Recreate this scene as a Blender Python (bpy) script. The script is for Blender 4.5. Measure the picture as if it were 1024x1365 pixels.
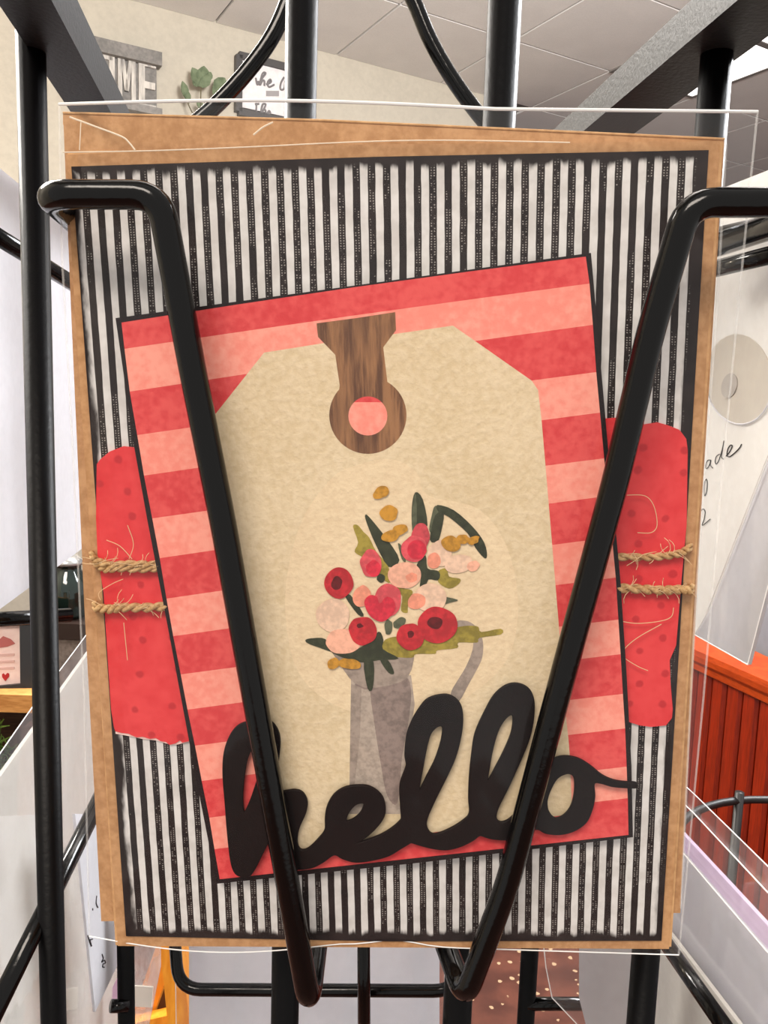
import bpy, bmesh, math, random
from mathutils import Vector, Matrix
random.seed(7)
sc = bpy.context.scene
for o in list(bpy.data.objects): bpy.data.objects.remove(o)

# ---------------------------------------------------------------- camera
F, PX, PY = 1085.0, 512.0, 682.5          # focal length in px of a 1024x1365 frame
CAM = Vector((0.0, 0.0, 1.15))
RIGHT = Vector((0.99950425, 0.00407056, 0.03121999))
UP = Vector((-0.03148423, 0.12922478, 0.99111538))
FWD = Vector((0.0, 0.99160697, -0.12928887))
cam_d = bpy.data.cameras.new('camera'); cam = bpy.data.objects.new('camera', cam_d)
sc.collection.objects.link(cam)
cam_d.sensor_fit = 'VERTICAL'; cam_d.sensor_height = 36.0; cam_d.sensor_width = 27.0
cam_d.lens = F/1365.0*36.0; cam_d.clip_start = 0.005; cam_d.clip_end = 50
mw = Matrix((RIGHT, UP, -FWD)).transposed().to_4x4(); mw.translation = CAM
cam.matrix_world = mw
sc.camera = cam
cam_d.dof.use_dof = False

# ---------------------------------------------------------------- light
W = bpy.data.worlds.new('shop_light'); sc.world = W; W.use_nodes = True
wb = W.node_tree.nodes['Background']
wb.inputs['Color'].default_value = (1.0, 0.97, 0.93, 1); wb.inputs['Strength'].default_value = 0.70

def area(name, loc, target, size, power, col=(1, 0.96, 0.9)):
    d = bpy.data.lights.new(name, 'AREA'); d.shape = 'RECTANGLE'
    d.size, d.size_y = size; d.energy = power; d.color = col
    o = bpy.data.objects.new(name, d); sc.collection.objects.link(o)
    o.location = loc
    o.rotation_euler = (Vector(target)-Vector(loc)).to_track_quat('-Z', 'Y').to_euler()
    return o
area('ceiling_light_front', (-0.5, -1.3, 2.75), (0, 0.15, 1.1), (1.2, 0.6), 44, (1, 0.89, 0.78))
area('card_fill_left', (-1.3, 1.3, 2.3), (-0.05, 0.25, 1.1), (1.0, 0.6), 72, (1, 0.95, 0.88))  # unseen fill, added on the left to brighten the side pocket cards
area('card_fill_right', (1.3, 1.3, 2.3), (0.05, 0.25, 1.1), (1.0, 0.6), 72, (0.95, 0.97, 1.0))  # matching added fill on the right, no fixture of the shop
area('ceiling_fill', (0.5, 0.9, 2.15), (0.9, 2.6, 2.85), (0.8, 0.4), 130, (1, 0.97, 0.94))  # unseen upward fill, added only to lift the ceiling's brightness
lp = bpy.data.lights.new('left_wall_fill', 'POINT'); lp.energy = 16; lp.color = (1, 0.86, 0.66); lp.shadow_soft_size = 0.08  # added warm point fill, out of view, brightens the wall's left end
lpo = bpy.data.objects.new('left_wall_fill', lp); sc.collection.objects.link(lpo); lpo.location = (-2.0, 2.75, 1.9)

sc.view_settings.view_transform = 'Standard'; sc.view_settings.look = 'None'
sc.view_settings.gamma = 1.0; sc.view_settings.exposure = 0.0; sc.view_settings.use_curve_mapping = False
sc.cycles.transparent_max_bounces = 24

# ---------------------------------------------------------------- helpers: points
def ray(x, y): return RIGHT*((x-PX)/F) + UP*(-(y-PY)/F) + FWD
def at(x, y, d): return CAM + ray(x, y)*d                      # d: distance along the lens axis, in metres
def hit(x, y, p0, n):                                          # a pixel's point on a plane of the place
    r = ray(x, y); return CAM + r*((p0-CAM).dot(n)/r.dot(n))

class Plane:
    """a sheet's own frame: origin o, ex across, ey up, en towards the lens"""
    def __init__(s, o, ex, ey):
        s.o = o; s.ex = ex.normalized(); s.ey = (ey - s.ex*ey.dot(s.ex)).normalized(); s.en = s.ex.cross(s.ey)
        if s.en.dot(CAM-o) < 0: s.en = -s.en
    def px(s, x, y, h=0.0): return hit(x, y, s.o+s.en*h, s.en)
    def uv(s, p): d = p-s.o; return (d.dot(s.ex), d.dot(s.ey))
    def at(s, u, v, h=0.0): return s.o+s.ex*u+s.ey*v+s.en*h

def lin(c):
    return tuple((v/255/12.92 if v/255 <= 0.04045 else ((v/255+0.055)/1.055)**2.4) for v in c)

# ---------------------------------------------------------------- helpers: materials
class V:
    def __init__(s, nt, v): s.nt, s.v = nt, v
    def _m(s, op, *a):
        n = s.nt.nodes.new('ShaderNodeMath'); n.operation = op
        for i, x in enumerate((s,)+a):
            x = x.v if isinstance(x, V) else x
            if isinstance(x, (int, float)): n.inputs[i].default_value = x
            else: s.nt.links.new(x, n.inputs[i])
        return V(s.nt, n.outputs[0])
    def __add__(s, o): return s._m('ADD', o)
    def __sub__(s, o): return s._m('SUBTRACT', o)
    def __mul__(s, o): return s._m('MULTIPLY', o)
    def __truediv__(s, o): return s._m('DIVIDE', o)
    def frac(s): return s._m('FRACT')
    def abs(s): return s._m('ABSOLUTE')
    def gt(s, o): return s._m('GREATER_THAN', o)
    def lt(s, o): return s._m('LESS_THAN', o)
    def min(s, o): return s._m('MINIMUM', o)
    def max(s, o): return s._m('MAXIMUM', o)
    def sin(s): return s._m('SINE')
    def smooth(s, a, b):
        n = s.nt.nodes.new('ShaderNodeMapRange'); n.interpolation_type = 'SMOOTHSTEP'
        s.nt.links.new(s.v, n.inputs[0]); n.inputs[1].default_value = a; n.inputs[2].default_value = b
        return V(s.nt, n.outputs[0])

MATS = {}
def new_mat(name):
    m = bpy.data.materials.new(name); m.use_nodes = True; MATS[name] = m
    nt = m.node_tree; return m, nt, nt.nodes['Principled BSDF']
def coords(nt, scale=(1, 1, 1)):
    tc = nt.nodes.new('ShaderNodeTexCoord'); mp = nt.nodes.new('ShaderNodeMapping')
    mp.inputs['Scale'].default_value = scale
    nt.links.new(tc.outputs['Object'], mp.inputs['Vector']); return mp.outputs['Vector']
def noise(nt, vec, scale, detail=3, rough=0.55):
    n = nt.nodes.new('ShaderNodeTexNoise'); n.inputs['Scale'].default_value = scale
    n.inputs['Detail'].default_value = detail; n.inputs['Roughness'].default_value = rough
    nt.links.new(vec, n.inputs['Vector']); return V(nt, n.outputs['Fac'])
def mix(nt, fac, a, b):
    n = nt.nodes.new('ShaderNodeMix'); n.data_type = 'RGBA'
    for i, x in ((0, fac), (6, a), (7, b)):
        x = x.v if isinstance(x, V) else x
        if isinstance(x, tuple): n.inputs[i].default_value = (*x[:3], 1)
        elif isinstance(x, (int, float)): n.inputs[i].default_value = x
        else: nt.links.new(x, n.inputs[i])
    return n.outputs[2]
def bump(nt, b, hv, strength, dist):
    n = nt.nodes.new('ShaderNodeBump'); n.inputs['Strength'].default_value = strength; n.inputs['Distance'].default_value = dist
    nt.links.new(hv.v if isinstance(hv, V) else hv, n.inputs['Height']); nt.links.new(n.outputs[0], b.inputs['Normal']); return n

def paper(name, c, c2=None, scale=900, stretch=(1, 1, 1), rough=0.8, big=60, contrast=(0.35, 0.65), bmp=0.25, spec=0.25):
    if name in MATS: return MATS[name]
    m, nt, b = new_mat(name); vec = coords(nt, stretch)
    c = lin(c); c2 = lin(c2) if c2 else tuple(v*0.86 for v in c)
    f = noise(nt, vec, scale, 4); g = noise(nt, vec, big, 3)
    k = (f*0.55+g*0.45).smooth(*contrast)
    nt.links.new(mix(nt, k, c2, c), b.inputs['Base Color'])
    b.inputs['Roughness'].default_value = rough; b.inputs['Specular IOR Level'].default_value = spec
    if bmp: bump(nt, b, f, bmp, 0.0004)
    return m

def plain(name, c, rough=0.5, spec=0.5, metal=0.0):
    if name in MATS: return MATS[name]
    m, nt, b = new_mat(name); b.inputs['Base Color'].default_value = (*lin(c), 1)
    b.inputs['Roughness'].default_value = rough; b.inputs['Specular IOR Level'].default_value = spec; b.inputs['Metallic'].default_value = metal
    return m

def black_paint(name, rough, bscale, bstr, c=(17, 16, 17), spec=0.5):
    m, nt, b = new_mat(name); vec = coords(nt)
    b.inputs['Base Color'].default_value = (*lin(c), 1); b.inputs['Specular IOR Level'].default_value = spec
    n = noise(nt, vec, bscale, 3); b.inputs['Roughness'].default_value = rough
    bump(nt, b, n, bstr, 0.0006); return m
M_WIRE = black_paint('gloss_black_wire', 0.14, 500, 0.08, c=(6, 5, 5), spec=0.3)
M_POST = black_paint('black_post_paint', 0.4, 700, 0.12, c=(5, 4, 5), spec=0.14)
M_RAIL = black_paint('textured_black_rail', 0.5, 900, 0.18, c=(20, 20, 22), spec=0.35)

def film(name, refl=1.0, haze=0.03, wr=0.35, wscale=(40, 40, 18)):
    m = bpy.data.materials.new(name); m.use_nodes = True; nt = m.node_tree; nt.nodes.clear()
    out = nt.nodes.new('ShaderNodeOutputMaterial'); tr = nt.nodes.new('ShaderNodeBsdfTransparent')
    gl = nt.nodes.new('ShaderNodeBsdfGlossy'); gl.inputs['Roughness'].default_value = 0.06
    df = nt.nodes.new('ShaderNodeBsdfDiffuse'); df.inputs['Color'].default_value = (0.9, 0.9, 0.9, 1)
    vec = coords(nt, wscale); n1 = noise(nt, vec, 1.0, 3, 0.5)
    bp = nt.nodes.new('ShaderNodeBump'); bp.inputs['Strength'].default_value = wr; bp.inputs['Distance'].default_value = 0.004
    nt.links.new(n1.v, bp.inputs['Height']); nt.links.new(bp.outputs[0], gl.inputs['Normal'])
    ge = nt.nodes.new('ShaderNodeNewGeometry'); dp = nt.nodes.new('ShaderNodeVectorMath'); dp.operation = 'DOT_PRODUCT'
    nt.links.new(bp.outputs[0], dp.inputs[0]); nt.links.new(ge.outputs['Incoming'], dp.inputs[1])
    inv_ = (V(nt, dp.outputs['Value']).abs()*-1.0)+1.0           # reflection of thin clear film, alike from both sides
    fr_f = (inv_*inv_*inv_*inv_*inv_)*0.8+0.05
    m1 = nt.nodes.new('ShaderNodeMixShader'); m2 = nt.nodes.new('ShaderNodeMixShader')
    hz = n1.smooth(0.35, 0.75)*haze + haze*0.5
    nt.links.new(hz.v, m1.inputs[0]); nt.links.new(tr.outputs[0], m1.inputs[1]); nt.links.new(df.outputs[0], m1.inputs[2])
    k = fr_f*refl
    nt.links.new(k.v, m2.inputs[0]); nt.links.new(m1.outputs[0], m2.inputs[1]); nt.links.new(gl.outputs[0], m2.inputs[2])
    nt.links.new(m2.outputs[0], out.inputs['Surface']); MATS[name] = m; return m
M_FILM = film('clear_sleeve_film', 0.4, 0.008)
M_FILM_THIN = film('clear_film_plain', 0.8, 0.05, 0.2, (30, 30, 14))
def frosty(name, c=(250, 250, 248), a=0.75):
    m, nt, b = new_mat(name); b.inputs['Base Color'].default_value = (*lin(c), 1); b.inputs['Roughness'].default_value = 0.25
    b.inputs['Alpha'].default_value = a; return m
M_LIP = frosty('bright_film_edge', a=0.9); M_SEAM = frosty('soft_film_seam', a=0.16)

# ---------------------------------------------------------------- helpers: objects
INV = {}
def tag(o, label=None, cat=None, group=None, kind=None):
    if label: o['label'] = label
    if cat: o['category'] = cat
    if group: o['group'] = group
    if kind: o['kind'] = kind
    return o
def empty(name, loc, label=None, cat=None, group=None, rot=None, kind=None):
    o = bpy.data.objects.new(name, None); sc.collection.objects.link(o); o.empty_display_size = 0.01
    m = (rot.to_4x4() if rot else Matrix.Identity(4)); m.translation = loc
    o.matrix_world = m; INV[o] = m.inverted(); return tag(o, label, cat, group, kind)
def mk(name, vs, fs, mats, parent=None, origin=None, smooth=False, mi=None, label=None, cat=None, group=None, kind=None):
    if parent is not None: inv = INV[parent]
    else:
        if origin is None:
            n = len(vs); origin = Vector((sum(v[0] for v in vs)/n, sum(v[1] for v in vs)/n, min(v[2] for v in vs)))
        inv = Matrix.Translation(-Vector(origin))
    me = bpy.data.meshes.new(name); me.from_pydata([inv@Vector(v) for v in vs], [], fs)
    for m in (mats if isinstance(mats, (list, tuple)) else [mats]): me.materials.append(m)
    if mi:
        for p, i in zip(me.polygons, mi): p.material_index = i
    bm = bmesh.new(); bm.from_mesh(me); bmesh.ops.recalc_face_normals(bm, faces=bm.faces); bm.to_mesh(me); bm.free()
    if smooth:
        for p in me.polygons: p.use_smooth = True
    o = bpy.data.objects.new(name, me); sc.collection.objects.link(o)
    if parent is not None: o.parent = parent; INV[o] = inv
    else: o.location = origin; INV[o] = inv
    return tag(o, label, cat, group, kind)

def cat_rom(pts, n=6, closed=False):
    P = [Vector(p) for p in pts]; out = []; L = len(P)
    for i in range(L if closed else L-1):
        if closed: a, b, c, d = P[i-1], P[i], P[(i+1) % L], P[(i+2) % L]
        else: a, b, c, d = P[max(i-1, 0)], P[i], P[i+1], P[min(i+2, L-1)]
        for k in range(n):
            t = k/n
            out.append(0.5*((2*b)+(c-a)*t+(2*a-5*b+4*c-d)*t*t+(3*b-a-3*c+d)*t**3))
    if not closed: out.append(P[-1])
    return out
def fillet(pts, r, n=7):
    P = [Vector(p) for p in pts]; out = [P[0]]
    for i in range(1, len(P)-1):
        a, b, c = P[i-1], P[i], P[i+1]
        da, dc = (a-b), (c-b); rr = min(r, da.length*0.49, dc.length*0.49)
        p, q = b+da.normalized()*rr, b+dc.normalized()*rr
        for k in range(n+1):
            t = k/n; out.append(p*(1-t)**2+b*2*t*(1-t)+q*t*t)
    out.append(P[-1]); return out
def tube(path, r, seg=14, cap=True):
    P = [Vector(p) for p in path]; vs, fs = [], []
    t0 = (P[1]-P[0]).normalized(); nrm = t0.orthogonal().normalized()
    for i, p in enumerate(P):
        t = ((P[min(i+1, len(P)-1)]-P[max(i-1, 0)])).normalized()
        nrm = (nrm-t*nrm.dot(t)).normalized(); bn = t.cross(nrm)
        rr = r[i] if isinstance(r, (list, tuple)) else r
        for k in range(seg):
            a = 2*math.pi*k/seg; vs.append(p+(nrm*math.cos(a)+bn*math.sin(a))*rr)
    for i in range(len(P)-1):
        for k in range(seg):
            a = i*seg+k; b = i*seg+(k+1) % seg; fs.append((a, b, b+seg, a+seg))
    if cap: fs.append(tuple(range(seg))[::-1]); fs.append(tuple((len(P)-1)*seg+k for k in range(seg)))
    return vs, fs
def join(parts):
    vs, fs = [], []
    for v, f in parts:
        o = len(vs); vs += list(v); fs += [tuple(i+o for i in q) for q in f]
    return vs, fs
def beam(a, b, side, up, w, h):
    """rectangular bar from a to b, w along side, h along up"""
    vs = []
    for p in (a, b):
        for su, sv in ((-1, -1), (1, -1), (1, 1), (-1, 1)): vs.append(p+side*(su*w/2)+up*(sv*h/2))
    return vs, [(0, 1, 2, 3), (7, 6, 5, 4), (0, 4, 5, 1), (1, 5, 6, 2), (2, 6, 7, 3), (3, 7, 4, 0)]
def box(c, ex, ey, ez, sx, sy, sz):
    return beam(Vector(c)-ey*sy/2, Vector(c)+ey*sy/2, ex, ez, sx, sz)
def prism(front, back):
    n = len(front); vs = list(front)+list(back)
    fs = [tuple(range(n)), tuple(range(2*n-1, n-1, -1))]+[(i, (i+1) % n, n+(i+1) % n, n+i) for i in range(n)]
    return vs, fs
def slab(pl, poly, h1, h0):
    """sheet whose outline (photo pixels) lies on plane pl; front at h1, back at h0"""
    fr = [pl.px(x, y, h1) for x, y in poly]
    return prism(fr, [p-pl.en*(h1-h0) for p in fr])
def lathe(prof, c, n=20, ax=Vector((0, 0, 1))):
    vs, fs = [], []
    for r, z in prof:
        for k in range(n):
            a = 2*math.pi*k/n; vs.append(Vector(c)+Vector((r*math.cos(a), r*math.sin(a), z)))
    for i in range(len(prof)-1):
        for k in range(n): fs.append((i*n+k, i*n+(k+1) % n, (i+1)*n+(k+1) % n, (i+1)*n+k))
    fs.append(tuple(range(n))[::-1]); fs.append(tuple((len(prof)-1)*n+k for k in range(n)))
    return vs, fs

# ================================================================ THE ROOM (its grid is turned 30 degrees)
TH = math.radians(30.0)
U = Vector((math.cos(TH), math.sin(TH), 0)); VV = Vector((-math.sin(TH), math.cos(TH), 0)); Z = Vector((0, 0, 1))
def room(u, v, z): return U*u+VV*v+Z*z
ZC = CAM.z+1.70
M_WALL = paper('beige_wall_paint', (190, 183, 168), (181, 174, 160), scale=40, big=3, bmp=0.1)
M_WALL2 = paper('grey_lavender_wall_paint', (188, 183, 188), (180, 175, 180), scale=40, big=3, bmp=0.1)
M_TILE = paper('ceiling_tile_board', (222, 219, 216), (214, 211, 208), scale=220, big=6, bmp=0.4)
M_GRID = plain('ceiling_grid_metal', (112, 108, 104), 0.5)
def quad_wall(name, a, b, z0, z1, m, nrm, t=0.08):
    vs, fs = prism([room(*a, z0), room(*b, z0), room(*b, z1), room(*a, z1)],
                   [room(*a, z0)+nrm*t, room(*b, z0)+nrm*t, room(*b, z1)+nrm*t, room(*a, z1)+nrm*t])
    return mk(name, vs, fs, m, kind='structure')
quad_wall('wall_back', (-1.2, 3.81), (2.75, 3.81), 0, ZC, M_WALL, VV)
quad_wall('wall_alcove', (2.75, 3.89), (2.75, 6.6), 0, ZC, M_WALL2, -U)
quad_wall('wall_far', (2.75, 6.6), (6.6, 6.6), 0, ZC, M_WALL2, VV)
quad_wall('wall_right', (6.6, -0.5), (6.6, 6.6), 0, ZC, M_WALL2, U)
quad_wall('wall_left', (-1.2, 0.4), (-1.2, 3.81), 0, ZC, M_WALL, -U)

# floor: brown speckled terrazzo
m, nt, b = new_mat('brown_speckled_floor'); vec = coords(nt)
vo = nt.nodes.new('ShaderNodeTexVoronoi'); vo.inputs['Scale'].default_value = 38; nt.links.new(vec, vo.inputs['Vector'])
n1 = noise(nt, vec, 60, 3); n2 = noise(nt, vec, 14, 3)
sp = (V(nt, vo.outputs['Distance'])+n1*0.5).lt(0.42)
base = mix(nt, n2.smooth(0.3, 0.7), lin((74, 37, 28)), lin((104, 58, 44)))
nt.links.new(mix(nt, sp*0.75, base, lin((205, 176, 140))), b.inputs['Base Color']); b.inputs['Roughness'].default_value = 0.5
vs, fs = prism([room(-1.3, -1.5, 0), room(6.7, -1.5, 0), room(6.7, 6.7, 0), room(-1.3, 6.7, 0)],
               [room(-1.3, -1.5, -.05), room(6.7, -1.5, -.05), room(6.7, 6.7, -.05), room(-1.3, 6.7, -.05)])
mk('floor', vs, fs, m, kind='structure')

# ceiling: slab, tiles laid in a metal grid, a row of light panels
vs, fs = prism([room(-1.3, 0.2, ZC), room(6.7, 0.2, ZC), room(6.7, 6.7, ZC), room(-1.3, 6.7, ZC)],
               [room(-1.3, 0.2, ZC+.05), room(6.7, 0.2, ZC+.05), room(6.7, 6.7, ZC+.05), room(-1.3, 6.7, ZC+.05)])
ceil = mk('ceiling', vs, fs, M_GRID, kind='structure', origin=room(0, 0, ZC))
U0, V0, TP = 1.85, 3.204, 0.61
m, nt, b = new_mat('lit_light_panel'); b.inputs['Base Color'].default_value = (0.9, 0.9, 0.9, 1)
b.inputs['Emission Color'].default_value = (1, 0.98, 0.96, 1); b.inputs['Emission Strength'].default_value = 2.2; M_EMIT = m
tile_me = None
for i in range(-4, 7):
    for j in range(-4, 6):
        u, v = U0+i*TP, V0+j*TP
        if v+TP > 3.83 and u < 2.7: 
            if v > 3.3: continue
        if i == 2 and j in (-2, -1): continue
        c = room(u+TP/2, v+TP/2, ZC-0.006)
        if tile_me is None:
            w = TP/2-0.006
            vs, fs = prism([c+U*a*w+VV*bb*w-Z*0.006 for a, bb in ((-1, -1), (1, -1), (1, 1), (-1, 1))],
                           [c+U*a*w+VV*bb*w+Z*0.006 for a, bb in ((-1, -1), (1, -1), (1, 1), (-1, 1))])
            t = mk('ceiling_tile', vs, fs, M_TILE, parent=ceil)
            tile_me = (t, c)
        else:
            t = tile_me[0].copy(); sc.collection.objects.link(t); t.parent = ceil
            t.location = c-tile_me[1]
for j in (-2, -1):
    u, v = U0+2*TP, V0+j*TP
    c = room(u+TP/2-0.01, v+TP/2, ZC-0.01)
    lt = empty('ceiling_light', c, {-1: 'bright white ceiling light panel seen beside the right corner post under the rail', -2: 'bright white ceiling light panel at the right edge, mostly hidden above the rack rail'}[j], 'ceiling light', 'ceiling light panels')
    vs, fs = box(c, U, VV, Z, TP-.03, TP-.03, .012); mk('diffuser', vs, fs, M_EMIT, parent=lt)
    fr = []
    for s in (-1, 1):
        fr.append(box(c+U*s*(TP/2-.01), U, VV, Z, .016, TP-.004, .02)); fr.append(box(c+VV*s*(TP/2-.01), U, VV, Z, TP-.036, .016, .02))
    vs, fs = join(fr); mk('light_frame', vs, fs, M_GRID, parent=lt)

# --- things on the back wall
WP = room(0, 3.80, 0)
def wallpt(x, y, off=0.0): return hit(x, y, WP-VV*off, VV)
M_WHITEWASH = paper('whitewashed_sign_wood', (205, 200, 192), (150, 146, 142), scale=60, stretch=(1, 1, 0.2), big=14, bmp=0.1)
M_SIGNGREY = paper('grey_sign_wood', (138, 134, 130), (112, 110, 107), scale=60, big=14, bmp=0.1)
def wall_rect(name, x0, y0, x1, y1, off, th, mat, parent):
    """upright rectangle on the wall: measured at two corners"""
    a, c = wallpt(x0, y0, off), wallpt(x1, y1, off)
    u0, u1 = a.dot(U), c.dot(U); z0, z1 = c.z, a.z; v = a.dot(VV)
    vs, fs = prism([room(u0, v, z0), room(u1, v, z0), room(u1, v, z1), room(u0, v, z1)],
                   [room(u0, v+th, z0), room(u1, v+th, z0), room(u1, v+th, z1), room(u0, v+th, z1)])
    return mk(name, vs, fs, mat, parent=parent), (u0, u1, z0, z1, v)
hs = empty('wall_sign', wallpt(170, 148), 'weathered wooden sign with large white letters ending OME under a grey frame', 'sign')
_, (u0, u1, z0, z1, vv) = wall_rect('board', 96, 55, 209, 152, 0.02, 0.018, M_SIGNGREY, hs)
vs, fs = box(room((u0+u1)/2, vv-.012, z1), U, VV, Z, (u1-u0)+.03, .05, .055); mk('frame_top', vs, fs, M_SIGNGREY, parent=hs)
vs, fs = box(room((u0+u1)/2, vv-.012, z0), U, VV, Z, (u1-u0)+.03, .05, .03); mk('frame_bottom', vs, fs, M_SIGNGREY, parent=hs)
LW = (u1-u0)/4
def letter(k, rects, diag=()):
    ps = []; x0 = u0+k*LW+LW*.08; w = LW*.86; hgt = (z1-z0)*.93; zb = z0+(z1-z0)*.02
    for (a, b_, c, d) in rects:
        ps.append(box(room(x0+w*(a+c)/2, vv-.006, zb+hgt*(b_+d)/2), U, VV, Z, w*(c-a), .012, hgt*(d-b_)))
    for (a, b_, c, d, t) in diag:
        p = [room(x0+w*a, vv-.012, zb+hgt*b_), room(x0+w*(a+t), vv-.012, zb+hgt*b_), room(x0+w*(c+t), vv-.012, zb+hgt*d), room(x0+w*c, vv-.012, zb+hgt*d)]
        ps.append(prism(p, [q+VV*.012 for q in p]))
    vs, fs = join(ps); mk('letter', vs, fs, M_WHITEWASH, parent=hs)
letter(0, [(0, 0, .3, 1), (.7, 0, 1, 1), (.3, .42, .7, .58)])
letter(1, [(0, .08, .3, .92), (.7, .08, 1, .92), (.1, .84, .9, 1), (.1, 0, .9, .16)])
letter(2, [(0, 0, .24, 1), (.76, 0, 1, 1)], [(.38, .3, .14, 1, .22), (.38, .3, .64, 1, .22)])
letter(3, [(0, 0, .36, 1), (.36, .88, 1, 1), (.36, .44, .95, .58), (.36, 0, 1, .12)])

# leafy stems in a pot on the wall shelf below
M_LEAF = paper('grey_green_leaf', (112, 124, 98), (92, 104, 80), scale=40, big=10, bmp=0)
M_STEM = plain('brown_stem', (96, 88, 66), 0.7)
ppos = wallpt(275, 175, 0.09)
pl_root = empty('leafy_plant', ppos-Z*.12, 'grey green leafy stems standing between the two signs on the beige wall', 'plant')
vs, fs = lathe([(.05, 0), (.065, .11), (.07, .12)], ppos-Z*.12, 18); mk('pot', vs, fs, M_SIGNGREY, parent=pl_root)
def wleaf(tip, base, wd, off=.07):
    a, b_ = wallpt(*base, off), wallpt(*tip, off); d = (b_-a); L = d.length; d.normalize(); s = d.cross(VV).normalized()
    prof = [(0, .08), (.2, .7), (.45, 1), (.7, .8), (.9, .35), (1, .03)]
    fr = [a+d*(L*t)+s*(w*wd/2)-VV*(.012*math.sin(t*3)) for t, w in prof]+[a+d*(L*t)-s*(w*wd/2)-VV*(.012*math.sin(t*3)) for t, w in reversed(prof)]
    vs, fs = prism(fr, [p+VV*.002 for p in fr]); mk('leaf', vs, fs, M_LEAF, parent=pl_root)
for tip, base, wd in [((256, 90), (268, 116), .06), ((272, 88), (270, 116), .07), ((279, 100), (268, 117), .045), ((257, 104), (266, 115), .05), ((300, 104), (286, 124), .065), ((292, 112), (285, 128), .045),
                      ((243, 108), (248, 132), .035), ((281, 96), (276, 108), .03), ((246, 118), (252, 138), .03), ((262, 136), (270, 146), .03), ((300, 128), (284, 140), .035)]:
    wleaf(tip, base, wd)
for a, b_ in (((268, 116), (274, 170)), ((285, 126), (277, 170)), ((249, 134), (272, 170))):
    p = cat_rom([wallpt(*a, .07), wallpt((a[0]+b_[0])/2-3, (a[1]+b_[1])/2, .08), wallpt(*b_, .09)], 5)
    vs, fs = tube(p, .003, 6); mk('stem', vs, fs, M_STEM, parent=pl_root)

# framed lettered print
M_DARKFRAME = plain('dark_grey_frame', (74, 72, 72), 0.5); M_PRINT = paper('white_print_paper', (228, 224, 224), (216, 212, 212), scale=60, big=8, bmp=0)
M_INK = plain('soft_black_ink', (120, 117, 118), 0.7)
fs_root = empty('framed_sign', wallpt(350, 152), 'white print with grey script lettering in a dark frame behind the curved rack bar', 'framed sign')
wall_rect('print_paper', 322, 80, 401, 160, 0.012, 0.008, M_PRINT, fs_root)
a, c = wallpt(318, 74, .012), wallpt(405, 168, .012)
fu0, fu1, fz0, fz1, fv = a.dot(U), c.dot(U), c.z, a.z, a.dot(VV)
for nm, (cu, cz, su, sz) in (('frame_side', (fu0, (fz0+fz1)/2, .03, fz1-fz0)), ('frame_side', (fu1, (fz0+fz1)/2, .03, fz1-fz0)),
                             ('frame_rail', ((fu0+fu1)/2, fz1, fu1-fu0, .03)), ('frame_rail', ((fu0+fu1)/2, fz0, fu1-fu0, .03))):
    vs, fs = box(room(cu, fv, cz), U, VV, Z, su, .03, sz); mk(nm, vs, fs, M_DARKFRAME, parent=fs_root)
def ink(pts, parent, P, r, mat, name='lettering', n=5):
    vs, fs = tube(cat_rom([P(x, y) for x, y in pts], n), r, 6); return mk(name, vs, fs, mat, parent=parent)
def ink_many(strokes, parent, P, r, mat, name='lettering', n=5):
    vs, fs = join([tube(cat_rom([P(x, y) for x, y in s], n), r, 6) for s in strokes]); return mk(name, vs, fs, mat, parent=parent)
q = lambda x, y: wallpt(240+x/5.69, 60+y/5.69, .014)
ink_many([[(575, 250), (585, 300), (600, 280), (575, 285)],
          [(600, 300), (625, 250), (650, 215), (630, 212), (615, 250), (605, 305), (625, 270), (640, 275), (640, 310)],
          [(655, 300), (690, 280), (685, 262), (665, 285), (675, 318), (715, 300)],
          [(790, 245), (765, 290), (762, 335), (790, 330), (800, 260)]], fs_root, q, .0048, M_INK)
ink_many([[(580, 440), (580, 530), (600, 540)], [(570, 450), (600, 445)],
          [(610, 535), (640, 480), (650, 450), (625, 455), (612, 540), (635, 490), (650, 500), (648, 540)],
          [(662, 530), (685, 515), (675, 500), (665, 525), (690, 535)]], fs_root, q, .0048, M_INK)
vs, fs = slab(Plane(wallpt(700, 360, .014), U, Z), [(355, 121), (372, 121), (372, 128), (355, 128)], .002, -.001); mk('printed_block', vs, fs, plain('grey_ink', (150, 146, 146), .8), parent=fs_root)

# --- panelled counter on the right
cA, cB = hit(930, 858, CAM-Z*.35, Z), hit(1024, 898, CAM-Z*.35, Z)
CD = (cA-cB); CD.z = 0; CD.normalize(); CN = Vector((-CD.y, CD.x, 0))
if CN.dot(CAM-cA) < 0: CN = -CN
CP = Plane(cA, CD, Z)
M_CHERRY = paper('orange_red_wood', (142, 36, 6), (112, 26, 4), scale=120, stretch=(6, 6, 0.35), big=30, rough=0.35, bmp=0.08, spec=0.5)
M_CHERRY2 = paper('orange_red_wood_rail', (180, 68, 20), (150, 50, 12), scale=90, stretch=(1, 1, 4), big=20, rough=0.3, bmp=0.05, spec=0.5)
ct = empty('panelled_counter', Vector((cA.x, cA.y, 0)), 'orange red wooden counter clad in upright boards under a moulded rail', 'counter')
def along(d, z, off=0.0): p = cA-CD*d+CN*off; return Vector((p.x, p.y, z))
zt = cA.z
L0, L1 = -0.06, 0.75
vs, fs = box(along((L0+L1)/2, zt/2, -.16), CD, CN, Z, L1-L0, .28, zt-.02); mk('counter_body', vs, fs, M_CHERRY, parent=ct)
prof = [(0.012, -.036), (.016, -.034), (.018, -.024), (.025, -.017), (.027, -.008), (.026, 0.0), (-.30, 0.0), (-.30, -.036)]
fr = [along(L0, zt+z, o) for o, z in prof]; bk = [along(L1, zt+z, o) for o, z in prof]
vs, fs = prism(fr, bk); mk('top_rail', vs, fs, M_CHERRY2, parent=ct)
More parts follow.
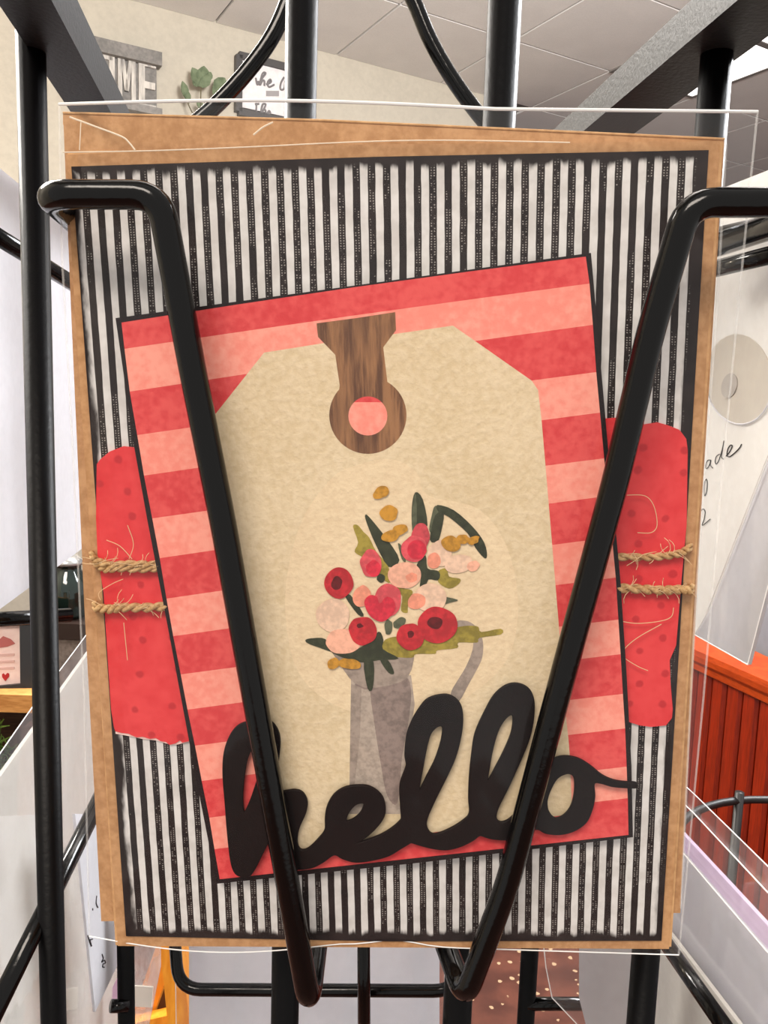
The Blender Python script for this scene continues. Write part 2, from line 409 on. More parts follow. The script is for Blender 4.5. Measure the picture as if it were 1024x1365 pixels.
bx = [(937, 900), (955, 905), (977, 905), (999, 905), (1021, 905)]
ds = [-(CP.px(x, y).dot(CD)-cA.dot(CD)) for x, y in bx]
pitch = (ds[-1]-ds[1])/3
d = ds[1]-pitch*12
while d < L1-pitch:
    if d > L0:
        w = pitch-.0035
        prof = [(0, .004), (.004, .009), (w-.004, .009), (w, .004), (w, -.02), (0, -.02)]
        vs, fs = prism([along(d+a_, zt-.035, o_) for a_, o_ in prof], [along(d+a_, .06, o_) for a_, o_ in prof])
        mk('board', vs, fs, M_CHERRY, parent=ct)
    d += pitch
vs, fs = box(along((L0+L1)/2, .03, 0), CD, CN, Z, L1-L0, .03, .06); mk('plinth', vs, fs, M_CHERRY, parent=ct)

# --- small black wire stand before the counter
M_IRON = black_paint('dull_black_iron', 0.45, 300, 0.2, c=(26, 24, 24))
sx = at(1022, 1066, 0.95); SR_ = .15
sc_ = Vector((sx.x, sx.y-SR_, sx.z))
st = empty('wire_stand', Vector((sc_.x, sc_.y, 0)), 'low round black iron stand in front of the orange red counter', 'stand')
ring = [sc_+Vector((math.cos(a)*SR_, math.sin(a)*SR_, 0)) for a in [k*2*math.pi/48 for k in range(49)]]
vs, fs = tube(ring, .0045, 8, cap=False); mk('top_ring', vs, fs, M_IRON, parent=st, smooth=True)
vs, fs = tube([p-Z*.5 for p in ring], .004, 8, cap=False); mk('lower_ring', vs, fs, M_IRON, parent=st, smooth=True)
for k in range(4):
    a = math.radians(103+k*90); p = sc_+Vector((math.cos(a)*SR_, math.sin(a)*SR_, .01))
    vs, fs = tube([p, Vector((p.x, p.y, 0.0))], .0055, 8); mk('leg', vs, fs, M_IRON, parent=st, smooth=True)

# --- wooden shelf unit on the left with the things on it
M_OAK = paper('golden_oak', (206, 150, 86), (178, 120, 62), scale=60, stretch=(1, 1, 6), big=18, rough=0.5, bmp=0.05)
M_DARKWOOD = paper('dark_brown_wood', (70, 44, 28), (50, 30, 18), scale=60, stretch=(1, 1, 6), big=14, rough=0.6, bmp=0.05)
SD = 1.25
A = at(45, 924, SD); B = at(-60, 930, SD)
zs = A.z
su = empty('wooden_shelf', Vector((A.x-.2, A.y+.04, 0)), 'golden oak shelf unit with a dark brown back carrying a framed print', 'shelf')
X, Y = Vector((1, 0, 0)), Vector((0, 1, 0))
cx = A.x-.21
vs, fs = box((cx+.014, A.y+.035, zs-.014), X, Y, Z, .40, .09, .028); mk('shelf_board', vs, fs, M_OAK, parent=su)
vs, fs = box((cx+.014, A.y+.085, zs/2), X, Y, Z, .40, .012, zs-.03); mk('back_panel', vs, fs, M_DARKWOOD, parent=su)
vs, fs = box((cx+.214-.008, A.y+.035, zs/2-.02), X, Y, Z, .016, .088, zs-.06); mk('side_panel', vs, fs, M_DARKWOOD, parent=su)
vs, fs = box((cx-.186+.008, A.y+.035, zs/2-.02), X, Y, Z, .016, .088, zs-.06); mk('side_panel', vs, fs, M_DARKWOOD, parent=su)
vs, fs = box((cx+.014, A.y+.035, zs-.33), X, Y, Z, .366, .086, .02); mk('shelf_board', vs, fs, M_OAK, parent=su)
# framed print leaning on it
pf = Plane(at(18, 880, SD+.03), Vector((1, .12, 0)), Vector((0, .16, 1)))
M_BLKFRAME = plain('black_picture_frame', (26, 26, 28), .5); M_PINKP = paper('pale_pink_print', (238, 214, 206), (230, 200, 192), scale=80, big=30, bmp=0)
fp = empty('framed_print', pf.px(5, 924), 'small black framed pale pink print with a red heart, on the oak shelf', 'picture frame')
for poly in ([(26, 831), (41, 830), (42, 921), (27, 913)], [(-70, 838), (-55, 836), (-55, 922), (-70, 930)], [(-70, 921), (27, 912), (42, 921), (-70, 930)], [(-70, 828), (41, 826), (41, 834), (-70, 836)]):
    vs, fs = slab(pf, poly, .012, -.004); mk('frame_side', vs, fs, M_BLKFRAME, parent=fp)
vs, fs = slab(pf, [(-60, 832), (28, 832), (28, 915), (-60, 924)], .002, -.003); pp = mk('print_paper', vs, fs, M_PINKP, parent=fp)
M_ROSE = plain('faded_rose_ink', (176, 96, 92), .8); M_HEART = plain('red_heart_ink', (170, 22, 26), .7); M_PINKINK = plain('pale_ink', (206, 168, 160), .8)
vs, fs = slab(pf, [(x, y) for x, y in ((-6, 857), (4, 848), (14, 852), (20, 858), (10, 862), (-4, 864))], .0032, .002); mk('printed_flower', vs, fs, M_ROSE, parent=pp)
hp = [(7, 908), (3, 903), (2.5, 899), (4.5, 897.5), (7, 900), (9.5, 897), (12, 898), (12, 902)]
vs, fs = slab(pf, hp, .0032, .002); mk('printed_heart', vs, fs, M_HEART, parent=pp)
for y in (872, 881, 890):
    vs, fs = slab(pf, [(-25, y+1), (19, y-1), (19, y+2), (-25, y+4)], .0032, .002); mk('printed_line', vs, fs, M_PINKINK, parent=pp)
# dark green jar and a grey cloth-covered box right of it, on a low plinth
jb = at(92, 822, 1.7)
jar = empty('glass_jar', jb, 'dark green glass jar standing behind the left corner post of the rack', 'jar')
M_GREENGLASS = plain('dark_green_glass', (16, 30, 26), .08, .8)
vs, fs = lathe([(.03, 0), (.042, .01), (.045, .05), (.04, .085), (.026, .1), (.026, .112), (.03, .114)], jb, 24); mk('body', vs, fs, M_GREENGLASS, parent=jar, smooth=True)
vs, fs = lathe([(.031, .112), (.033, .118), (.02, .13), (.006, .134)], jb, 20); mk('lid', vs, fs, plain('jar_lid_silver', (200, 200, 198), .2, .5, .7), parent=jar, smooth=True)
M_FELT = paper('grey_brown_cloth', (128, 116, 108), (98, 88, 82), scale=120, big=30, bmp=.3)
bxw = .12
cb = empty('cloth_box', Vector((jb.x, jb.y, 0)), 'tall grey brown cloth covered box under the green jar', 'box')
vs, fs = box((jb.x, jb.y+.02, jb.z/2-.006), X, Y, Z, bxw, .14, jb.z-.012); mk('box_body', vs, fs, M_FELT, parent=cb)
vs, fs = box((jb.x, jb.y+.02, jb.z-.016), X, Y, Z, bxw+.01, .15, .032); mk('box_lid', vs, fs, plain('dark_box_lid', (44, 30, 24), .5), parent=cb)
# pine garland in the shelf
M_PINE = paper('pine_green', (120, 150, 60), (44, 72, 30), scale=60, big=20, bmp=0)
gvs, gfs = [], []
gb = Vector((A.x-.085, A.y+.03, zs-.318))
for s in range(16):
    base = gb+Vector((random.uniform(-.07, .07), random.uniform(-.02, .02), 0.0)); tipd = Vector((random.uniform(-.5, .5), random.uniform(-.25, .05), 1)).normalized()
    Ln = random.uniform(.18, .27)
    for k in range(46):
        t = random.uniform(.1, 1); p = base+tipd*(Ln*t); dd = Vector((random.uniform(-1, 1), random.uniform(-1, 1), random.uniform(.1, 1))).normalized()
        sd = dd.orthogonal().normalized()*.0022; e = p+dd*random.uniform(.018, .034)
        i = len(gvs); gvs += [p-sd, p+sd, e+sd*.3, e-sd*.3, p+dd*.012+dd.cross(sd)]; gfs += [(i, i+1, i+2, i+3), (i, i+1, i+4)]
pg = empty('pine_sprigs', gb, 'green artificial pine sprigs inside the oak shelf below the framed print', 'greenery')
o = mk('needles', gvs, gfs, M_PINE, parent=pg, kind='stuff')
for s in range(3):
    p0 = gb+Vector((-.05+.05*s, .02, 0)); vs, fs = tube([p0, p0+Vector((.02, -.01, .18))], .003, 6); mk('stem', vs, fs, M_STEM, parent=pg)

# --- golden wooden easel seen under the card, bottom left
ez = .62
M_AMBER = paper('amber_wood', (232, 158, 54), (206, 124, 30), scale=60, stretch=(4, 4, .5), big=20, rough=0.35, bmp=0.05)
M_AMBERB = paper('brown_wood_panel', (120, 84, 56), (96, 64, 40), scale=60, stretch=(4, 4, .5), big=20, rough=0.5, bmp=0.05)
def epl(x, y, d=ez): return at(x, y, d)
ea = empty('wooden_easel', Vector((epl(225, 1365).x, epl(225, 1365).y, 0)), 'golden amber wooden easel beyond the bottom left of the hanging card', 'easel')
def strut(name, a, b, w, mat, th=.02):
    d = (b-a).normalized(); s = d.cross(FWD).normalized(); vs, fs = beam(a, b, s, s.cross(d).normalized(), w, th); mk(name, vs, fs, mat, parent=ea)
def to_floor(a, b):
    d = (b-a).normalized(); return a+d*(a.z/-d.z)
t0, t1 = epl(225, 1180), epl(244, 1370); strut('leg', t0, to_floor(t0, t1), .016, M_AMBER)
t0, t1 = epl(226, 1255, ez+.03), epl(180, 1385, ez+.03); strut('leg', t0, to_floor(t0, t1), .016, M_AMBER)
strut('crossbar', epl(165, 1372, ez+.012), epl(262, 1350, ez+.012), .012, M_AMBER, .012)
vs, fs = prism([epl(214, 1290, ez+.05), epl(240, 1290, ez+.05), epl(250, 1420, ez+.05), epl(172, 1420, ez+.05)], [epl(214, 1290, ez+.062), epl(240, 1290, ez+.062), epl(250, 1420, ez+.062), epl(172, 1420, ez+.062)])
mk('panel', vs, fs, M_AMBERB, parent=ea)

# ================================================================ THE CARD RACK
FL, FR = Vector((-.0818, .1926, 0)), Vector((.0640, .1744, 0))
BL, BR = Vector((-.0911, .2793, 0)), Vector((.0581, .2734, 0))
ML, MR = Vector((-.0191, .1701, 0)), Vector((.0197, .1643, 0))
rk = empty('card_rack', Vector((-.013, .23, 0)), 'black wire card rack with round corner posts and bent wire pockets', 'display rack')
PR = .00318
# side rails (rectangular tube)
RDIR = Vector((-.15, 1, 0)).normalized()
pR = at(900, 71, .1636); pL = at(106, 71, .181)
RSIDE = Vector((RDIR.y, -RDIR.x, 0))
rail_z = None
for p, sgn, w, h in ((pR, 1, .0133, .0077), (pL, -1, .0108, .0105)):
    c0 = p+RSIDE*sgn*w/2+Z*h/2
    a = c0-RDIR*.04; b_ = c0+RDIR*.22
    vs, fs = beam(a, b_, RSIDE, Z, w, h); mk('side_rail', vs, fs, M_RAIL, parent=rk)
zR, zL = pR.z, pL.z
for P, zt_ in ((FL, zL+.0085), (FR, zR+.002), (BL, zL+.002), (BR, zR+.002), (ML, 1.42), (MR, 1.42)):
    zb = 0.045
    vs, fs = tube([Vector((P.x, P.y, zb)), Vector((P.x, P.y, zt_))], PR, 20); mk('post', vs, fs, M_POST, parent=rk, smooth=True)
# base frame and feet, below the picture
for a, b_ in ((FL, FR), (FR, BR), (BR, BL), (BL, FL)):
    vs, fs = tube([Vector((a.x, a.y, .05)), Vector((b_.x, b_.y, .05))], .004, 10); mk('base_bar', vs, fs, M_POST, parent=rk)
for P in (FL, FR, BL, BR):
    d = (P-Vector((-.013, .23, 0))).normalized()
    vs, fs = tube(fillet([P+Z*.06, P+d*.05+Z*.02, P+d*.14+Z*.006], .02), .006, 10); mk('foot', vs, fs, M_POST, parent=rk)
# top connecting hoop bars (above the picture)
vs, fs = tube([Vector((ML.x, ML.y, 1.415)), Vector((MR.x, MR.y, 1.415))], .004, 10); mk('top_bar', vs, fs, M_POST, parent=rk)
# curved flat bars
def ribbon(pts, d, w, th, name):
    vs, fs = tube(cat_rom([at(x, y, d) for x, y in pts], 8), w/2, 14); mk(name, vs, fs, M_WIRE, parent=rk, smooth=True)
ribbon([(402, -60), (384, 0), (362, 50), (328, 97), (286, 142), (240, 180), (190, 215)], .205, .0041, .005, 'scroll_bar')
ribbon([(520, -60), (551, 0), (573, 52), (600, 100), (636, 150), (680, 200), (720, 240)], .205, .0039, .005, 'scroll_bar')

# ---------- the plane of the hanging greeting card
a_c = RIGHT*0.9993+UP*0.0095+FWD*(-0.034)
b_c = RIGHT*-0.006+UP*0.9845+FWD*(-0.175)
CARD_W = .108
o_c = at(524.5, 1262, 1.487*CARD_W)
CP_ = Plane(o_c, a_c, b_c)
if CP_.en.dot(FWD) > 0: CP_.en = -CP_.en
c_rot = Matrix((CP_.ex, -CP_.en, CP_.ey)).transposed()
if c_rot.determinant() < 0: print('BAD ROT')
K = CP_

# front pocket wires
WR = .00225
def h_at(y): return .0105-(y-258)/1090*.0045
def wp(x, y, h=None): return K.px(x, y, h_at(y) if h is None else h)
A_ = wp(62, 259)
pth = [A_+RDIR*.058, A_, wp(213, 260), wp(258, 500), wp(298, 700), wp(352, 1000), wp(412, 1338), wp(428, 1215, -.014), wp(410, 1130, -.017)]
vs, fs = tube(fillet(pth, .0042, 8), WR, 18); mk('pocket_wire', vs, fs, M_WIRE, parent=rk, smooth=True)
B_ = wp(1120, 270)
pth = [B_+RDIR*.05, B_, wp(918, 270), wp(868, 440), wp(821, 640), wp(756, 880), wp(676, 1180), wp(620, 1330), wp(578, 1215, -.014), wp(600, 1130, -.017)]
vs, fs = tube(fillet(pth, .0042, 8), WR, 18); mk('pocket_wire', vs, fs, M_WIRE, parent=rk, smooth=True)
# other pocket wires of the side and far faces
def rod(pts, r, fr=0.0, name='pocket_wire'):
    p = [at(*q_) for q_ in pts]
    vs, fs = tube(fillet(p, fr, 7) if fr else p, r, 14); mk(name, vs, fs, M_WIRE, parent=rk, smooth=True)
rod([(-60, 280, .19), (110, 386, .245)], .0023)
rod([(-40, 1415, .182), (150, 1030, .245)], .0023)
rod([(-60, 829, .235), (93, 820, .262)], .0023)
rod([(930, 320, .225), (1080, 287, .19)], .0023)
rod([(930, 364, .225), (1080, 327, .19)], .0023)
rod([(870, 1232, .245), (985, 1396, .197)], .0022)
rod([(225, 1150, .315), (238, 1319, .31), (610, 1321, .302), (620, 1150, .302)], .0023, .009)
rod([(484, 1100, .29), (486, 1480, .285)], .0023, name='back_rod')
rod([(148, 1341, .30), (170, 1341, .303)], .0023, name='stub')
rod([(702, 1338, .298), (800, 1338, .298)], .0023, name='stub')

# ================================================================ CARDS IN THE OTHER POCKETS
def sheet(name, c, c2, tr=.45):
    m = paper(name, c, c2, scale=300, big=25, bmp=0); nt = m.node_tree; b = nt.nodes['Principled BSDF']; out = nt.nodes['Material Output']
    tl = nt.nodes.new('ShaderNodeBsdfTranslucent'); tl.inputs['Color'].default_value = (*lin(c), 1)
    mx = nt.nodes.new('ShaderNodeMixShader'); mx.inputs[0].default_value = tr
    nt.links.new(b.outputs[0], mx.inputs[1]); nt.links.new(tl.outputs[0], mx.inputs[2]); nt.links.new(mx.outputs[0], out.inputs['Surface']); return m
M_CARDBACK = sheet('white_card_back', (226, 226, 230), (216, 216, 220))
M_CARDWARM = sheet('warm_white_card_back', (228, 226, 222), (217, 214, 209))
M_CARDGREY = sheet('grey_white_card_back', (212, 210, 212), (200, 198, 200))
M_LILAC = sheet('lilac_envelope', (222, 206, 224), (206, 188, 208))
M_PEN = plain('black_pen_ink', (18, 18, 22), .5)
LDIR = (BL-FL).normalized(); RDI = (BR-FR).normalized()
def lplane(off, lean=.03): return Plane(FL+Vector((-off, 0, CAM.z)), LDIR, Vector((-lean, 0, 1)))
def rplane(off, lean=-.03): return Plane(FR+Vector((off, 0, CAM.z)), RDI, Vector((-lean, 0, 1)))
def card(pl, poly, name, label, mat, grp, th=.0012, h=0.0, sleeve=None, cat='card'):
    base = pl.px(*max(poly, key=lambda p_: p_[1]), h)
    r = empty(name, base, label, cat, grp)
    vs, fs = slab(pl, poly, h, h-th); mk('card_sheet', vs, fs, mat, parent=r)
    if sleeve:
        vs, fs = slab(pl, sleeve, h+.0006, h+.0003); s_ = mk('sleeve_front', vs, fs, M_FILM_THIN, parent=r)
        n = len(sleeve)
        for i in range(n):
            a, b_ = sleeve[i], sleeve[(i+1) % n]
            if max(abs(a[0]-512), abs(b_[0]-512)) < 640:
                vs, fs = tube([pl.px(*a, h+.0006), pl.px(*b_, h+.0006)], .00016, 6); mk('sleeve_edge', vs, fs, M_LIP, parent=s_)
    return r
GRP = 'cards in the other pockets of the rack'
lp1 = lplane(.027, .02)
c1 = card(lp1, [(-90, 150), (30, 249), (106, 318), (150, 370), (150, 700), (102, 737), (0, 812), (-90, 876)], 'blank_card', 'blank white card back in the upper left pocket, behind the left corner post', M_CARDBACK, GRP)
lp2 = lplane(.021, .0)
c2 = card(lp2, [(-60, 1120), (50, 966), (108, 884), (150, 826), (168, 860), (165, 1430), (-60, 1430)], 'blank_card', 'cream white card back in the lower left pocket with its top edge sloping up', M_CARDWARM, GRP,
          sleeve=[(-60, 1090), (45, 940), (105, 860), (140, 812), (172, 850), (168, 1430), (-60, 1430)])
lp3 = lplane(.006, .0)
c3 = card(lp3, [(100, 1085), (150, 1085), (157, 1286), (127, 1349)], 'marked_card', 'small white card with black scribbled pen marks beside the lower left of the sleeve', M_CARDBACK, None, h=.0, th=.0008)
qq = lambda x, y: lp3.px(100+x/6.4, 1180+y/6.4, .00015)
ink_many([[(110, 430), (125, 480), (142, 520), (128, 470), (150, 460)], [(232, 590), (240, 625), (228, 655), (252, 640), (258, 665), (240, 672), (236, 695), (250, 700)],
          [(150, 200), (152, 212)], [(185, 90), (180, 150), (195, 190)]], c3, qq, .00022, M_PEN, 'handwriting')
# far pocket
fpl = Plane(BL*.5+BR*.5+Vector((0, .03, CAM.z)), BR-BL, Z)
c4 = card(fpl, [(252, 1060), (586, 1060), (586, 1440), (252, 1440)], 'blank_card', 'white card back across the far pocket, under the hanging card', M_CARDBACK, GRP,
          sleeve=[(230, 1050), (594, 1050), (592, 1440), (236, 1440)])
# sleeve with a price sticker, far left
fpl2 = Plane(BL+Vector((0, .05, CAM.z)), BR-BL, Z)
ps = empty('clear_pouch', fpl2.px(190, 1400), 'clear plastic pouch with a white price sticker below the lower left corner of the card', 'pouch')
M_POUCH = film('hazy_pouch_film', 1.3, .35, .8, (60, 60, 30))
vs, fs = slab(fpl2, [(160, 1150), (214, 1150), (214, 1290), (192, 1400), (160, 1400)], .0, -.0006); mk('pouch_sheet', vs, fs, M_POUCH, parent=ps)
vs, fs = slab(fpl2, [(176, 1314), (204, 1316), (202, 1343), (176, 1342)], .0008, .0002); mk('price_sticker', vs, fs, plain('white_sticker', (246, 238, 226), .5), parent=ps, label='blank white price sticker')
vs, fs = slab(fpl2, [(150, 1316), (158, 1300), (158, 1335), (149, 1336)], .0008, .0002); mk('printed_corner', vs, fs, plain('pink_print', (236, 196, 224), .6), parent=ps)

# right face
rp1 = rplane(.036, .0)
c5 = card(rp1, [(880, 275), (935, 262), (1024, 227), (1110, 190), (1110, 470), (1024, 606), (944, 811), (930, 846), (880, 846)], 'blank_card', 'white card back with handwriting in black pen, right of the hanging card', M_CARDWARM, GRP)
qr = lambda x, y: rp1.px(900+x/3.79, 360+y/3.79, .0002)
ink_many([[(180, 960), (165, 962), (155, 985), (158, 1003), (172, 990), (181, 962), (178, 985), (190, 1000)]], c5, qr, .00013, M_PEN, 'handwriting')
ink_many([[(225, 930), (210, 940), (203, 965), (208, 980), (222, 960), (240, 900), (247, 862), (240, 905), (235, 945), (246, 955)]], c5, qr, .00013, M_PEN, 'handwriting')
ink_many([[(258, 940), (275, 920), (289, 890), (280, 885), (267, 905), (263, 935), (275, 943), (300, 925), (325, 900), (336, 880)]], c5, qr, .00016, M_PEN, 'handwriting')
ink_many([[(158, 1055), (149, 1075), (147, 1120), (151, 1140), (160, 1118), (163, 1075), (158, 1055)]], c5, qr, .00013, M_PEN, 'handwriting')
ink_many([[(132, 1218), (142, 1206), (152, 1222), (147, 1260), (138, 1290), (178, 1258)]], c5, qr, .00013, M_PEN, 'handwriting')
ell = lambda cx_, cy_, rx, ry, rot=0, n=28: [(cx_+rx*math.cos(t)*math.cos(rot)-ry*math.sin(t)*math.sin(rot), cy_+rx*math.cos(t)*math.sin(rot)+ry*math.sin(t)*math.cos(rot)) for t in [k*2*math.pi/n for k in range(n)]]
M_SEAL = sheet('seal_paper', (222, 217, 208), (214, 208, 200), .5)
M_EMB = paper('embossed_white_seal', (222, 217, 208), (212, 206, 197), scale=200, big=30, bmp=.05)
vs, fs = slab(rp1, ell(985, 505, 44, 60, -.1), .00015, 0); sl = mk('embossed_seal', vs, fs, M_SEAL, parent=c5, label='round seal showing pale through the card back')
vs, fs = slab(rp1, ell(972, 514, 10, 17, .25), .0004, .00015); mk('seal_button', vs, fs, sheet('grey_seal_button', (200, 195, 189), (184, 178, 172), .4), parent=sl)
rim = [rp1.px(x, y, .0004) for x, y in ell(985, 505, 45, 61, -.1)]; vs, fs = tube(rim[2:17], .00025, 6); mk('seal_rim', vs, fs, M_CARDBACK, parent=sl)
rp2 = rplane(.0335, .0)
c6 = card(rp2, [(1024, 608), (946, 812), (926, 846), (997, 886), (1024, 782), (1110, 560), (1110, 440)], 'blank_card', 'grey white card back with a pointed lower corner above the orange red counter', M_CARDGREY, GRP, th=.001,
          sleeve=[(1026, 606), (947, 810), (926, 846), (997, 886), (1024, 782), (1110, 560), (1110, 440)])
rp3 = rplane(.042, .0)
c7 = card(rp3, [(1003, 866), (1024, 876), (1110, 915), (1110, 560), (1024, 770)], 'blank_card', 'pale grey card back behind the pointed one at the right edge', M_CARDGREY, GRP)
rp4 = rplane(.036, .0)
c8 = card(rp4, [(860, 1075), (909, 1137), (1024, 1272), (1110, 1375), (1110, 1440), (870, 1440)], 'blank_card', 'white grey card in the lower right pocket, nearest of the sleeved pair', M_CARDBACK, GRP,
          sleeve=[(860, 1073), (909, 1135), (1024, 1270), (1110, 1373), (1110, 1440), (865, 1440)])
rp5 = rplane(.0375, .0)
c9 = card(rp5, [(860, 1058), (909, 1110), (974, 1180), (1110, 1328), (1110, 1440), (860, 1440)], 'sleeved_envelope', 'pale lilac envelope in a clear sleeve behind the white card at lower right', M_LILAC, GRP, cat='envelope',
          sleeve=[(860, 1000), (913, 1047), (926, 1059), (1024, 1155), (1110, 1240), (1110, 1440), (860, 1440)])
vs, fs = tube([rp5.px(900, 1060, .001), rp5.px(925, 1084, .001), rp5.px(1024, 1190, .001)], .0002, 6); mk('sleeve_fold', vs, fs, M_LIP, parent=c9)
# sheet between the far right post and the front right post
rp6 = Plane(at(800, 1320, .255), Vector((1, -.35, 0)), Z)
c10 = card(rp6, [(772, 1180), (850, 1180), (846, 1440), (800, 1440), (772, 1330)], 'blank_card', 'grey white card in a loose clear sleeve left of the front right post', M_CARDGREY, GRP,
           sleeve=[(716, 1180), (852, 1180), (848, 1440), (806, 1440), (769, 1365), (736, 1330), (728, 1290)])
rp7 = rplane(.032, .0)
c11 = card(rp7, [(842, 1180), (890, 1240), (1000, 1385), (1010, 1440), (842, 1440)], 'blank_card', 'plain white card below the slanting wire at the bottom right', M_CARDWARM, GRP)

# ================================================================ ENVELOPE, CARD, SLEEVE
M_KRAFT = paper('kraft_paper', (200, 154, 110), (174, 128, 86), scale=700, big=160, bmp=.2)
M_KRAFTL = paper('kraft_paper_fold', (214, 170, 122), (190, 146, 100), scale=700, big=160, bmp=.2)
en_root = empty('kraft_envelope', K.px(520, 1222, -.002), 'brown kraft envelope tucked behind the greeting card inside the clear sleeve', 'envelope', rot=c_rot)
env = [(84, 150), (430, 160), (966, 185), (934, 700), (907, 1217), (135, 1228), (112, 800), (95, 420)]
vs, fs = slab(K, env, -.0012, -.0022); mk('envelope_body', vs, fs, M_KRAFT, parent=en_root)
vs, fs = slab(K, [(84, 150), (430, 160), (966, 185), (965, 200), (430, 176), (84, 166)], -.0022, -.0027); mk('envelope_flap', vs, fs, M_KRAFTL, parent=en_root)
vs, fs = tube([K.px(84, 150.5, -.0012), K.px(430, 160.5, -.0012), K.px(966, 185.5, -.0012)], .0002, 6); mk('lit_top_edge', vs, fs, M_KRAFTL, parent=en_root)  # envelope's lit upper edge, put in as a paler kraft line

gc = empty('greeting_card', K.o, 'handmade greeting card with striped paper, flower jug picture and black hello lettering', 'card', rot=c_rot)
# folded kraft base: two leaves
def part(name, poly, h1, h0, mat, parent=gc, **kw):
    vs, fs = slab(K, poly, h1, h0); return mk(name, vs, fs, mat, parent=parent, **kw)
part('card_back_leaf', [(90, 204), (964, 189), (895, 1262), (154, 1260)], -.0004, -.0008, M_KRAFTL)
part('card_front_leaf', [(88, 206), (450, 193), (960, 188), (928, 700), (892, 1265), (157, 1261), (126, 800), (100, 420)], 0.0, -.0004, M_KRAFT)

# striped paper
m, nt, b = new_mat('striped_paper'); vec = coords(nt)
sx_ = nt.nodes.new('ShaderNodeSeparateXYZ'); nt.links.new(vec, sx_.inputs[0])
x = V(nt, sx_.outputs[0]); z = V(nt, sx_.outputs[2])
cs = [K.uv(K.px(px_, py_, .0004)) for px_, py_ in ((95, 222), (945, 200), (882, 1254), (168, 1248))]
xl = (cs[0][0]+cs[3][0])/2; xr = (cs[1][0]+cs[2][0])/2; zb_ = (cs[2][1]+cs[3][1])/2; zt_ = (cs[0][1]+cs[1][1])/2
PITCH = (xr-xl)/41.4
wob = noise(nt, coords(nt, (1, 1, .25)), 900, 2)
t = (x-xl+(wob-0.5)*0.00022)/PITCH+1.02
fr_ = t.frac(); d = (fr_-0.5).abs()                 # 0 = middle of white stripe, .5 = middle of dark stripe
white = d.smooth(0.27, 0.235)
edge = (x-xl).min((x*-1.0)+xr).min(z-zb_).min((z*-1.0)+zt_)
grain = noise(nt, coords(nt, (1, 1, .3)), 420, 4); inkn = noise(nt, vec, 260, 3)
inked = (edge+(grain-0.5)*0.0035).smooth(0.0022, 0.0008)
white = white*((inked*-1.0)+1.0)
# stitched dots in the dark stripes: two columns
dd_ = ((d-0.40).abs()).lt(0.045)
row = ((z*15000.0)+(d*3.0)).sin().gt(0.1)
big_ = noise(nt, coords(nt, (1, 1, .5)), 95, 3).gt(0.46); fine = noise(nt, vec, 1500, 2).gt(0.47)
dots = dd_*row*big_*fine*((inked*-1.0)+1.0)
wcol = mix(nt, inkn.smooth(.3, .7), lin((205, 201, 197)), lin((226, 223, 220)))
bcol = mix(nt, inkn.smooth(.3, .7), lin((28, 20, 20)), lin((44, 35, 34)))
c_ = mix(nt, white, mix(nt, dots*0.62, bcol, lin((186, 178, 172))), wcol)
nt.links.new(c_, b.inputs['Base Color']); b.inputs['Roughness'].default_value = .75; b.inputs['Specular IOR Level'].default_value = .25
part('striped_paper', [(95, 222), (500, 209), (945, 200), (913, 740), (882, 1254), (520, 1255), (168, 1248), (133, 740)], .0004, 0.0, m)

# torn red strip
m, nt, b = new_mat('red_dotted_paper'); vec = coords(nt)
g1 = noise(nt, vec, 500, 4); g2 = noise(nt, vec, 45, 3)
base = mix(nt, (g1*.4+g2*.6).smooth(.35, .65), lin((214, 38, 46)), lin((230, 66, 68)))
vo = nt.nodes.new('ShaderNodeTexVoronoi'); vo.voronoi_dimensions = '2D'; vo.inputs['Scale'].default_value = 165; vo.inputs['Randomness'].default_value = .6
sx2 = nt.nodes.new('ShaderNodeSeparateXYZ'); cx2 = nt.nodes.new('ShaderNodeCombineXYZ'); nt.links.new(vec, sx2.inputs[0]); nt.links.new(sx2.outputs[0], cx2.inputs[0]); nt.links.new(sx2.outputs[2], cx2.inputs[1]); nt.links.new(cx2.outputs[0], vo.inputs['Vector'])
dt = (V(nt, vo.outputs['Distance'])+(g1-.5)*.1).smooth(.15, .08)
nt.links.new(mix(nt, dt*.65, base, lin((176, 20, 34))), b.inputs['Base Color']); b.inputs['Roughness'].default_value = .8
strip = [(129, 619), (133, 613), (146, 602), (164, 595), (182, 597), (300, 590), (500, 580), (700, 566), (808, 558), (821, 557), (859, 566), (877, 563), (891, 567), (906, 573), (915, 585), (917, 600),
         (915.5, 700), (909, 770), (901.6, 860), (893, 880), (894, 910), (897, 945), (896, 957), (888, 967), (868, 969), (853, 967), (837, 962), (700, 968), (500, 978), (300, 985)]
jag = [(252, 988), (243, 990), (240, 987), (234, 991), (226, 993), (221, 989), (214, 988), (208, 984), (200, 985), (190, 982), (182, 983), (171, 978), (162, 977), (154, 975)]
strip += jag+[(152, 970), (148, 945), (145, 900), (138, 790), (130, 740), (128, 690)]
part('torn_red_strip', strip, .0009, .00045, m)
part('torn_edge', [(252, 989), (234, 993), (221, 991), (208, 987), (190, 985), (171, 981), (154, 978), (154, 972), (171, 975), (190, 979), (208, 981), (221, 985), (240, 984), (252, 984)], .0007, .00042, paper('torn_paper_core', (246, 220, 210), (236, 190, 182), scale=900))

